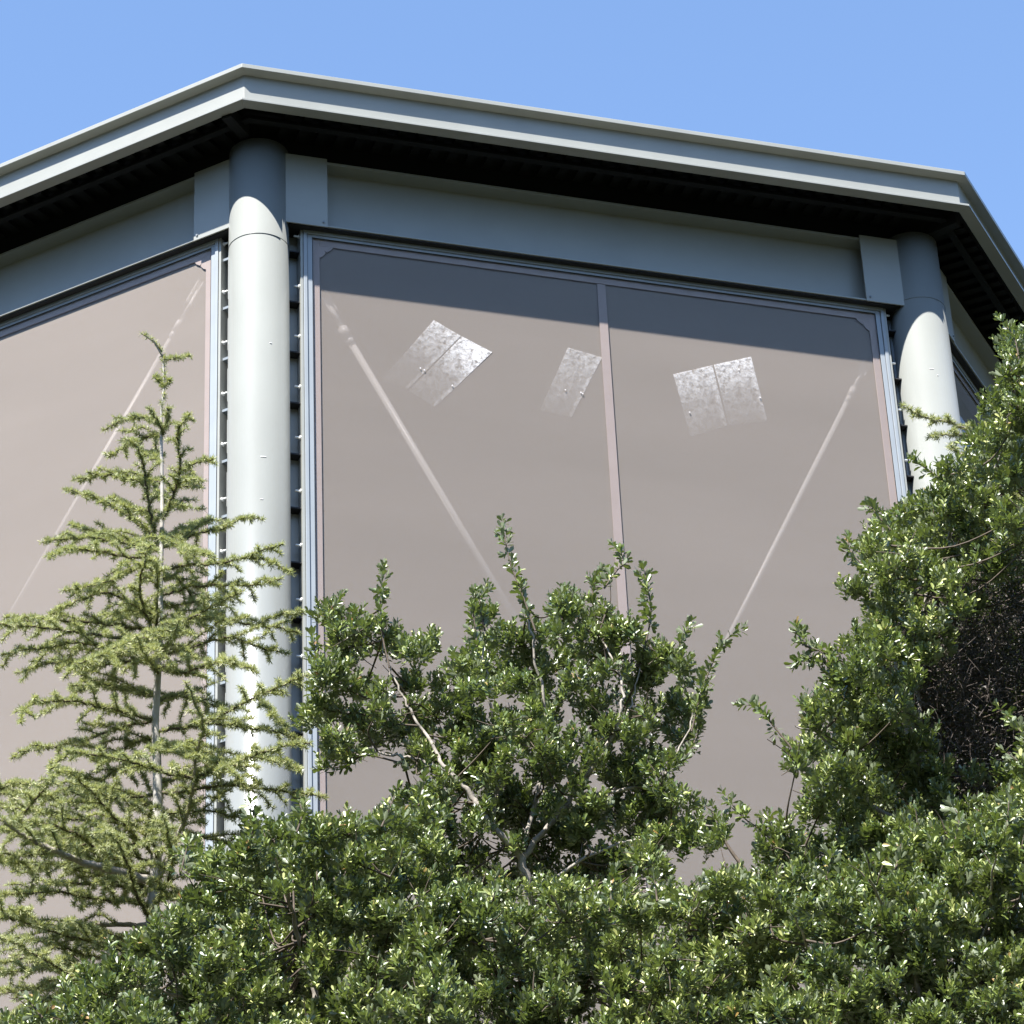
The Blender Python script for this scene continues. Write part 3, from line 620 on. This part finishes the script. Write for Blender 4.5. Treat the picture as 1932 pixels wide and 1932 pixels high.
# ------------------------------------------------------------------ cedars
class Needles:
    def __init__(s): s.c = []; s.x = []; s.t = []; s.k = []
    def spur(s, c_, ax, tint, k=13): s.c.append(c_); s.x.append(ax); s.t.append(tint); s.k.append(k)
    def build(s, name, mat_, parent):
        n = np.array(s.k); k = np.repeat(np.arange(len(n)), n); Cc = np.array(s.c)[k]; A = norm(np.array(s.x))[k]
        D = norm(A*rng.uniform(.15, 1.0, len(k))[:, None]+norm(rng.normal(0, 1, (len(k), 3)))*.85)
        l = rng.uniform(.020, .038, len(k))[:, None]; s_ = norm(np.cross(D, rng.normal(0, 1, D.shape)))*.0015
        v = np.stack([Cc-s_, Cc+s_, Cc+D*l*.75+s_*.8, Cc+D*l, Cc+D*l*.75-s_*.8], 1)
        t = np.clip(np.array(s.t)[k]+rng.normal(0, .2, len(k)), 0, 1); print(name, len(k))
        return np_mesh(name, v, 5, [(0, 1, 2, 3, 4)], t, mat_, parent)
def cedar_twig(nd, tw, Q, r0, tint, bare=0.0, step=.0145):
    tw.add(Q, r0, .0016); seg = np.linalg.norm(np.diff(Q, axis=0), axis=1); cum = np.concatenate([[0], np.cumsum(seg)]); tot = cum[-1]
    s = tot*bare
    while s < tot:
        P = np.array([np.interp(s, cum, Q[:, a]) for a in range(3)]); T = norm(np.array([np.interp(min(s+.02, tot+1e-4), cum, Q[:, a]) for a in range(3)])-P+1e-6)
        q = norm(rng.normal(0, 1, 3)+UPV*.75); q = norm(q-T*np.dot(q, T)*.7+T*.25)
        nd.spur(P+q*r0*.3, q, tint+.25*(s/tot)-.05, int(rng.integers(22, 31))); s += step*rng.uniform(.7, 1.3)
    nd.spur(Q[-1], norm(Q[-1]-Q[-2]), tint+.25, 12)
def cedar_branch(nd, tw, big, P3, r0, side=1.0, tint=.45, sub=True, bare=0.0):
    Q = curve(P3, 8, .004); (big if r0 > .012 else tw).add(Q, r0, .003)
    seg = np.linalg.norm(np.diff(Q, axis=0), axis=1); cum = np.concatenate([[0], np.cumsum(seg)]); tot = cum[-1]
    cedar_twig(nd, tw, Q[int(len(Q)*bare):], .004, tint)
    if not sub: return
    s = tot*max(.10, bare*.9); sd = 1
    while s < tot*.93:
        P = np.array([np.interp(s, cum, Q[:, a]) for a in range(3)]); T = norm(np.array([np.interp(min(s+.05, tot), cum, Q[:, a]) for a in range(3)])-P+1e-6)
        Hh = norm(np.cross(T, UPV)+rng.normal(0, .15, 3)); L_ = side*min(.42, .10+.36*(tot-s))*rng.uniform(.45, 1.1); sd = -sd
        e = P+(T*.62+Hh*sd*.8)*L_; mid = P+(T*.35+Hh*sd*.40)*L_+UPV*L_*rng.uniform(-.02, .12); e = e+UPV*L_*rng.uniform(-.30, .06)
        cedar_twig(nd, tw, curve([P, mid, e], 4), .0028, tint+rng.normal(0, .07))
        s += rng.uniform(.045, .10)
YT = 14.9
ZA = lambda x, y: (x*.3307, 575+y*.3307)
ZB = lambda x, y: (x*.3307, 1293+y*.3307)
pt0 = at(285, 1932, YT)
cd = empty('cedar_tree', (pt0.x, pt0.y, 0), 'pale yellow-green cedar with tiered branches and pale trunk in front of the left column', 'tree', 'cedar trees')
nd = Needles(); tw = Tubes(4); big = Tubes(8); trunk = Tubes(12)
tr = [A3(*ZA(810, 165), YT-.1), A3(*ZA(880, 215), YT-.05)] + [A3(*ZA(x, y), YT) for x, y in ((930, 300), (935, 470), (920, 600), (920, 780), (925, 1000), (925, 1200), (915, 1600), (915, 1850))] + [A3(*ZB(x, y), YT) for x, y in ((885, 220), (895, 400), (900, 650), (890, 1000), (870, 1300), (860, 1932))]
tr.append(np.array([pt0.x, pt0.y, -.05]))
rad = [.003, .004, .005, .006, .007, .009, .010, .012, .015, .018, .021, .024, .027, .032, .036, .045, .11]
TQ = []
for i in range(len(tr)-1):
    q = curve([tr[i], tr[i+1]], 4, 0); trunk.add(q, rad[i], rad[i+1]); TQ.append(q)
TQ = np.concatenate(TQ)
cedar_twig(nd, tw, curve(tr[:5][::-1], 6), .004, .45, step=.03)
BR = []   # (points, frame, depth at tip, radius, side twig scale)
a_ = [([(935, 310), (1000, 305), (1085, 295)], .1, .0), ([(930, 460), (905, 430), (890, 410)], 0, .0), ([(932, 470), (965, 440), (970, 430)], 0, .0), ([(925, 690), (850, 640), (760, 650), (680, 670), (595, 715)], .1, .3),
 ([(930, 740), (900, 660), (850, 590)], -.15, .3), ([(930, 720), (960, 650), (955, 590)], -.1, .3), ([(925, 750), (870, 740), (800, 770), (720, 810), (620, 870)], .25, .5), ([(880, 1340), (845, 1100), (815, 900), (775, 800), (720, 770)], -.5, .35),
 ([(930, 1230), (1000, 1060), (1030, 900), (1010, 740), (1050, 660), (1085, 620)], -.45, .4), ([(1030, 950), (1100, 910), (1215, 880)], -.2, .4), ([(960, 1060), (1060, 1010), (1140, 1000)], -.3, .5), ([(920, 1010), (850, 1000), (760, 1000), (650, 970), (540, 980), (460, 1010)], .35, .4),
 ([(900, 1340), (760, 1230), (640, 1150), (500, 1090), (370, 1055)], .2, .35), ([(900, 1230), (760, 1160), (640, 1100)], .3, .5), ([(910, 1380), (700, 1340), (560, 1310), (400, 1250)], .5, .4), ([(915, 1400), (700, 1360), (520, 1330), (350, 1340), (240, 1355)], -.1, .45),
 ([(915, 1450), (680, 1430), (520, 1400), (380, 1395), (290, 1440)], -.4, .5), ([(925, 1390), (1060, 1330), (1150, 1300), (1290, 1270), (1380, 1220), (1500, 1225)], .3, .4), ([(925, 1520), (1080, 1480), (1220, 1480), (1400, 1440), (1500, 1400), (1610, 1365)], -.2, .4), ([(1400, 1440), (1500, 1450), (1655, 1525)], -.2, .35),
 ([(910, 1560), (840, 1500), (740, 1520), (640, 1570), (500, 1610), (360, 1630)], -.35, .55), ([(910, 1790), (700, 1680), (600, 1640), (440, 1690), (330, 1740), (280, 1770)], -.1, .45), ([(880, 1880), (800, 1650), (830, 1450), (860, 1370)], -.75, .35), ([(890, 1880), (900, 1560), (870, 1450)], -.5, .4),
 ([(920, 1660), (1100, 1610), (1300, 1600), (1450, 1600), (1610, 1560)], .1, .6), ([(920, 1880), (1100, 1780), (1250, 1700), (1390, 1630)], -.4, .6), ([(920, 1860), (1060, 1800), (1200, 1790), (1400, 1820), (1560, 1840), (1700, 1870)], .35, .5), ([(1480, 1820), (1600, 1770), (1730, 1755)], .2, .35),
 ([(910, 1870), (700, 1830), (500, 1810), (300, 1800), (100, 1800), (0, 1830), (-80, 1850)], .25, .5), ([(905, 1930), (600, 1890), (300, 1850), (130, 1830), (-60, 1820)], -.45, .6), ([(925, 1220), (1000, 1130), (1050, 1170)], .4, .7), ([(925, 1350), (1060, 1290), (1200, 1210)], .6, .6),
 ([(925, 1300), (960, 1350), (1100, 1400), (1200, 1430)], -.5, .6), ([(925, 1100), (890, 1080), (880, 1000)], .3, .6), ([(925, 900), (870, 850), (830, 860)], .2, .5), ([(925, 1700), (1020, 1750), (1100, 1880)], .6, .9), ([(915, 1760), (800, 1760), (720, 1720)], .7, .9), ([(915, 1950), (700, 1980), (450, 1930), (200, 1960), (20, 1990)], -.3, .6), ([(915, 2000), (1100, 1950), (1300, 1900), (1500, 1960), (1650, 1990)], .2, .7), ([(912, 2050), (760, 2030), (500, 2060), (300, 2040), (100, 2100)], .4, .8), ([(912, 2080), (1050, 2100), (1250, 2040), (1450, 2080)], -.5, .7), ([(905, 2110), (820, 1980), (780, 1890)], -.7, .6), ([(910, 2000), (980, 1900), (1020, 1800)], -.6, .6), ([(915, 1900), (780, 1900), (600, 1990), (420, 2050)], -.6, .7), ([(925, 1560), (1010, 1560), (1120, 1700), (1200, 1800)], .7, .9)]
b_ = [([(880, 200), (700, 150), (560, 120), (420, 90), (250, 90), (150, 130), (118, 210)], -.5, .5), ([(885, 210), (760, 220), (640, 260), (480, 310), (300, 350), (200, 350), (110, 410)], .3, .6), ([(1100, 530), (950, 500), (800, 450), (600, 410), (400, 390), (290, 480)], -.8, .5), ([(890, 1150), (1030, 820), (1100, 620), (1120, 400), (1160, 240), (1120, 120), (1060, -20)], -.8, .35),
 ([(1120, 530), (1300, 450), (1450, 400), (1600, 350), (1770, 330)], -.7, .45), ([(1160, 230), (1300, 150), (1450, 70), (1560, 20), (1760, -60)], -.7, .5), ([(895, 260), (1250, 220), (1400, 240), (1550, 260), (1710, 310)], .1, .5), ([(1450, 60), (1560, 170), (1640, 250)], -.5, .4), ([(1430, 395), (1600, 430), (1710, 490)], -.5, .4),
 ([(890, 980), (760, 850), (620, 720), (500, 590), (390, 490), (330, 500)], -.7, .5), ([(890, 850), (700, 790), (560, 780), (380, 760), (200, 720), (60, 700), (-60, 700)], .1, .6), ([(890, 1010), (850, 760), (700, 640)], -.55, .55), ([(885, 1380), (780, 1200), (720, 1000), (660, 880), (600, 830)], -1.0, .5), ([(885, 1250), (980, 1040), (960, 850), (930, 740)], -.9, .45),
 ([(885, 1300), (800, 1240), (620, 1230), (420, 1190), (280, 1180), (60, 1190), (-60, 1190)], -.3, .6), ([(888, 1220), (700, 1150), (400, 1130), (100, 1180), (-60, 1230)], .4, .7), ([(870, 1900), (550, 1760), (400, 1660), (250, 1560), (100, 1480), (-40, 1420)], -.9, .5), ([(870, 1850), (450, 1700), (300, 1620), (60, 1640), (-50, 1660)], -.3, .7),
 ([(895, 620), (1080, 600), (1250, 570), (1400, 580), (1600, 600), (1850, 640)], .0, .6), ([(895, 740), (1060, 720), (1200, 720), (1400, 770)], .1, .7), ([(893, 860), (1030, 830), (1200, 880), (1350, 920)], .3, .8), ([(888, 1230), (1000, 1200), (1100, 1190), (1240, 1200)], -.4, .6), ([(880, 1560), (700, 1560), (500, 1540), (350, 1500), (200, 1530)], -.2, .7),
 ([(885, 1330), (1000, 1290), (1110, 1280)], -.2, .7), ([(20, 830), (160, 700), (250, 590), (310, 520)], -.9, .5), ([(893, 480), (700, 470), (560, 560), (450, 620)], .6, .9), ([(893, 700), (760, 640), (600, 600), (480, 640)], .7, .9), ([(890, 900), (700, 900), (480, 880), (250, 850), (60, 860)], .6, .8), ([(890, 1080), (600, 1040), (350, 1030), (100, 1080)], .7, .9),
 ([(885, 1180), (650, 1060), (450, 960), (250, 880)], .3, .8), ([(893, 560), (1050, 520), (1200, 480), (1280, 470)], .5, .9), ([(895, 380), (1000, 340), (1150, 380)], -.3, .8), ([(895, 100), (1000, 60), (1150, 90), (1300, 150)], .5, .9), ([(890, 60), (760, 40), (600, 10), (400, 20)], .6, .8), ([(875, 1700), (600, 1680), (300, 1720), (0, 1760)], .0, .8), ([(-60, 640), (60, 560), (180, 560)], -.5, .7), ([(880, 1600), (600, 1480), (350, 1420), (100, 1340), (-60, 1330)], -.5, .9), ([(870, 1750), (560, 1700), (300, 1780), (60, 1880), (-60, 1920)], -.5, .9), ([(890, 1020), (560, 900), (260, 960), (20, 960)], -.3, .9), ([(888, 1130), (600, 960), (320, 800), (60, 820), (-60, 840)], -.6, .9), ([(880, 1500), (620, 1440), (380, 1460), (120, 1560), (-60, 1600)], .3, .9), ([(870, 1850), (600, 1850), (300, 1900), (0, 1960)], -.4, .9), ([(895, 340), (1050, 400), (1200, 430), (1330, 500)], -.6, .8), ([(893, 300), (760, 330), (620, 420), (520, 430)], .5, .9), ([(893, 620), (650, 640), (420, 660), (200, 640), (0, 600)], .2, .9), ([(-60, 900), (0, 1000), (120, 1010)], -.2, .8), ([(-60, 1330), (60, 1300), (180, 1280)], -.6, .7)]
for lst, Z in ((a_, ZA), (b_, ZB)):
    for pts, dep, sc in lst:
        n = len(pts); n0 = A3(*Z(*pts[0]), YT); dmin = np.min(np.linalg.norm(TQ-n0, axis=1)); d0 = 0 if dmin < .12 else dep*.45
        P3 = [A3(*Z(x, y), YT+d0+(dep-d0)*(i/(n-1))) for i, (x, y) in enumerate(pts)]
        Ltot = sum(np.linalg.norm(P3[i+1]-P3[i]) for i in range(n-1))
        cedar_branch(nd, tw, big, P3, .004+.0065*Ltot, side=sc*1.35, tint=.42+.1*(-dep)+rng.normal(0, .04))
# bare limbs
for pts, r0 in (([(905, 1130, -.0), (620, 1050, -.3), (450, 1000, -.45), (300, 940, -.55), (150, 860, -.6), (0, 770, -.7), (-100, 700, -.7)], .026), ([(888, 1372, 0), (600, 1365, .1), (400, 1370, .15), (150, 1358, .2)], .016)):
    P3 = [A3(*ZB(x, y), YT+q) for x, y, q in pts]; cedar_branch(nd, tw, big, P3, r0, side=.9, tint=.3, bare=.35)
trunk.build('trunk', M_palebark, cd); big.build('limbs', M_bark, cd); tw.build('twigs', M_twig, cd); nd.build('foliage', M_needle, cd)

# second cedar, mostly behind the tall shrub
YS = 15.2
pt1 = at(1960, 1500, YS)
cd = empty('cedar_tree', (pt1.x, pt1.y, 0), 'cedar almost hidden behind the tall right shrub, one yellow-green branch showing by the far column', 'tree', 'cedar trees')
nd = Needles(); tw = Tubes(4); big = Tubes(8); trunk = Tubes(10)
trunk.add(curve([np.array([pt1.x, pt1.y, -.05]), A3(1960, 1500, YS), A3(1965, 1100, YS), A3(1970, 820, YS)], 8), .11, .02)
for pts, dep, sc in (([(1965, 960), (1880, 850), (1808, 803), (1760, 792), (1733, 782), (1703, 765)], -.3, .35), ([(1900, 880), (1840, 830), (1795, 820), (1752, 826)], -.2, .35), ([(1965, 1000), (1890, 900), (1820, 860), (1790, 845)], .1, .5), ([(1966, 900), (1920, 830), (1880, 800)], .1, .6), ([(1965, 1050), (2050, 960), (2120, 940)], .1, .7)):
    n = len(pts); P3 = [A3(x, y, YS+dep*i/(n-1)) for i, (x, y) in enumerate(pts)]; cedar_branch(nd, tw, big, P3, .014, side=sc*1.2, tint=.45)
trunk.build('trunk', M_palebark, cd); big.build('limbs', M_bark, cd); tw.build('twigs', M_twig, cd); nd.build('foliage', M_needle, cd)
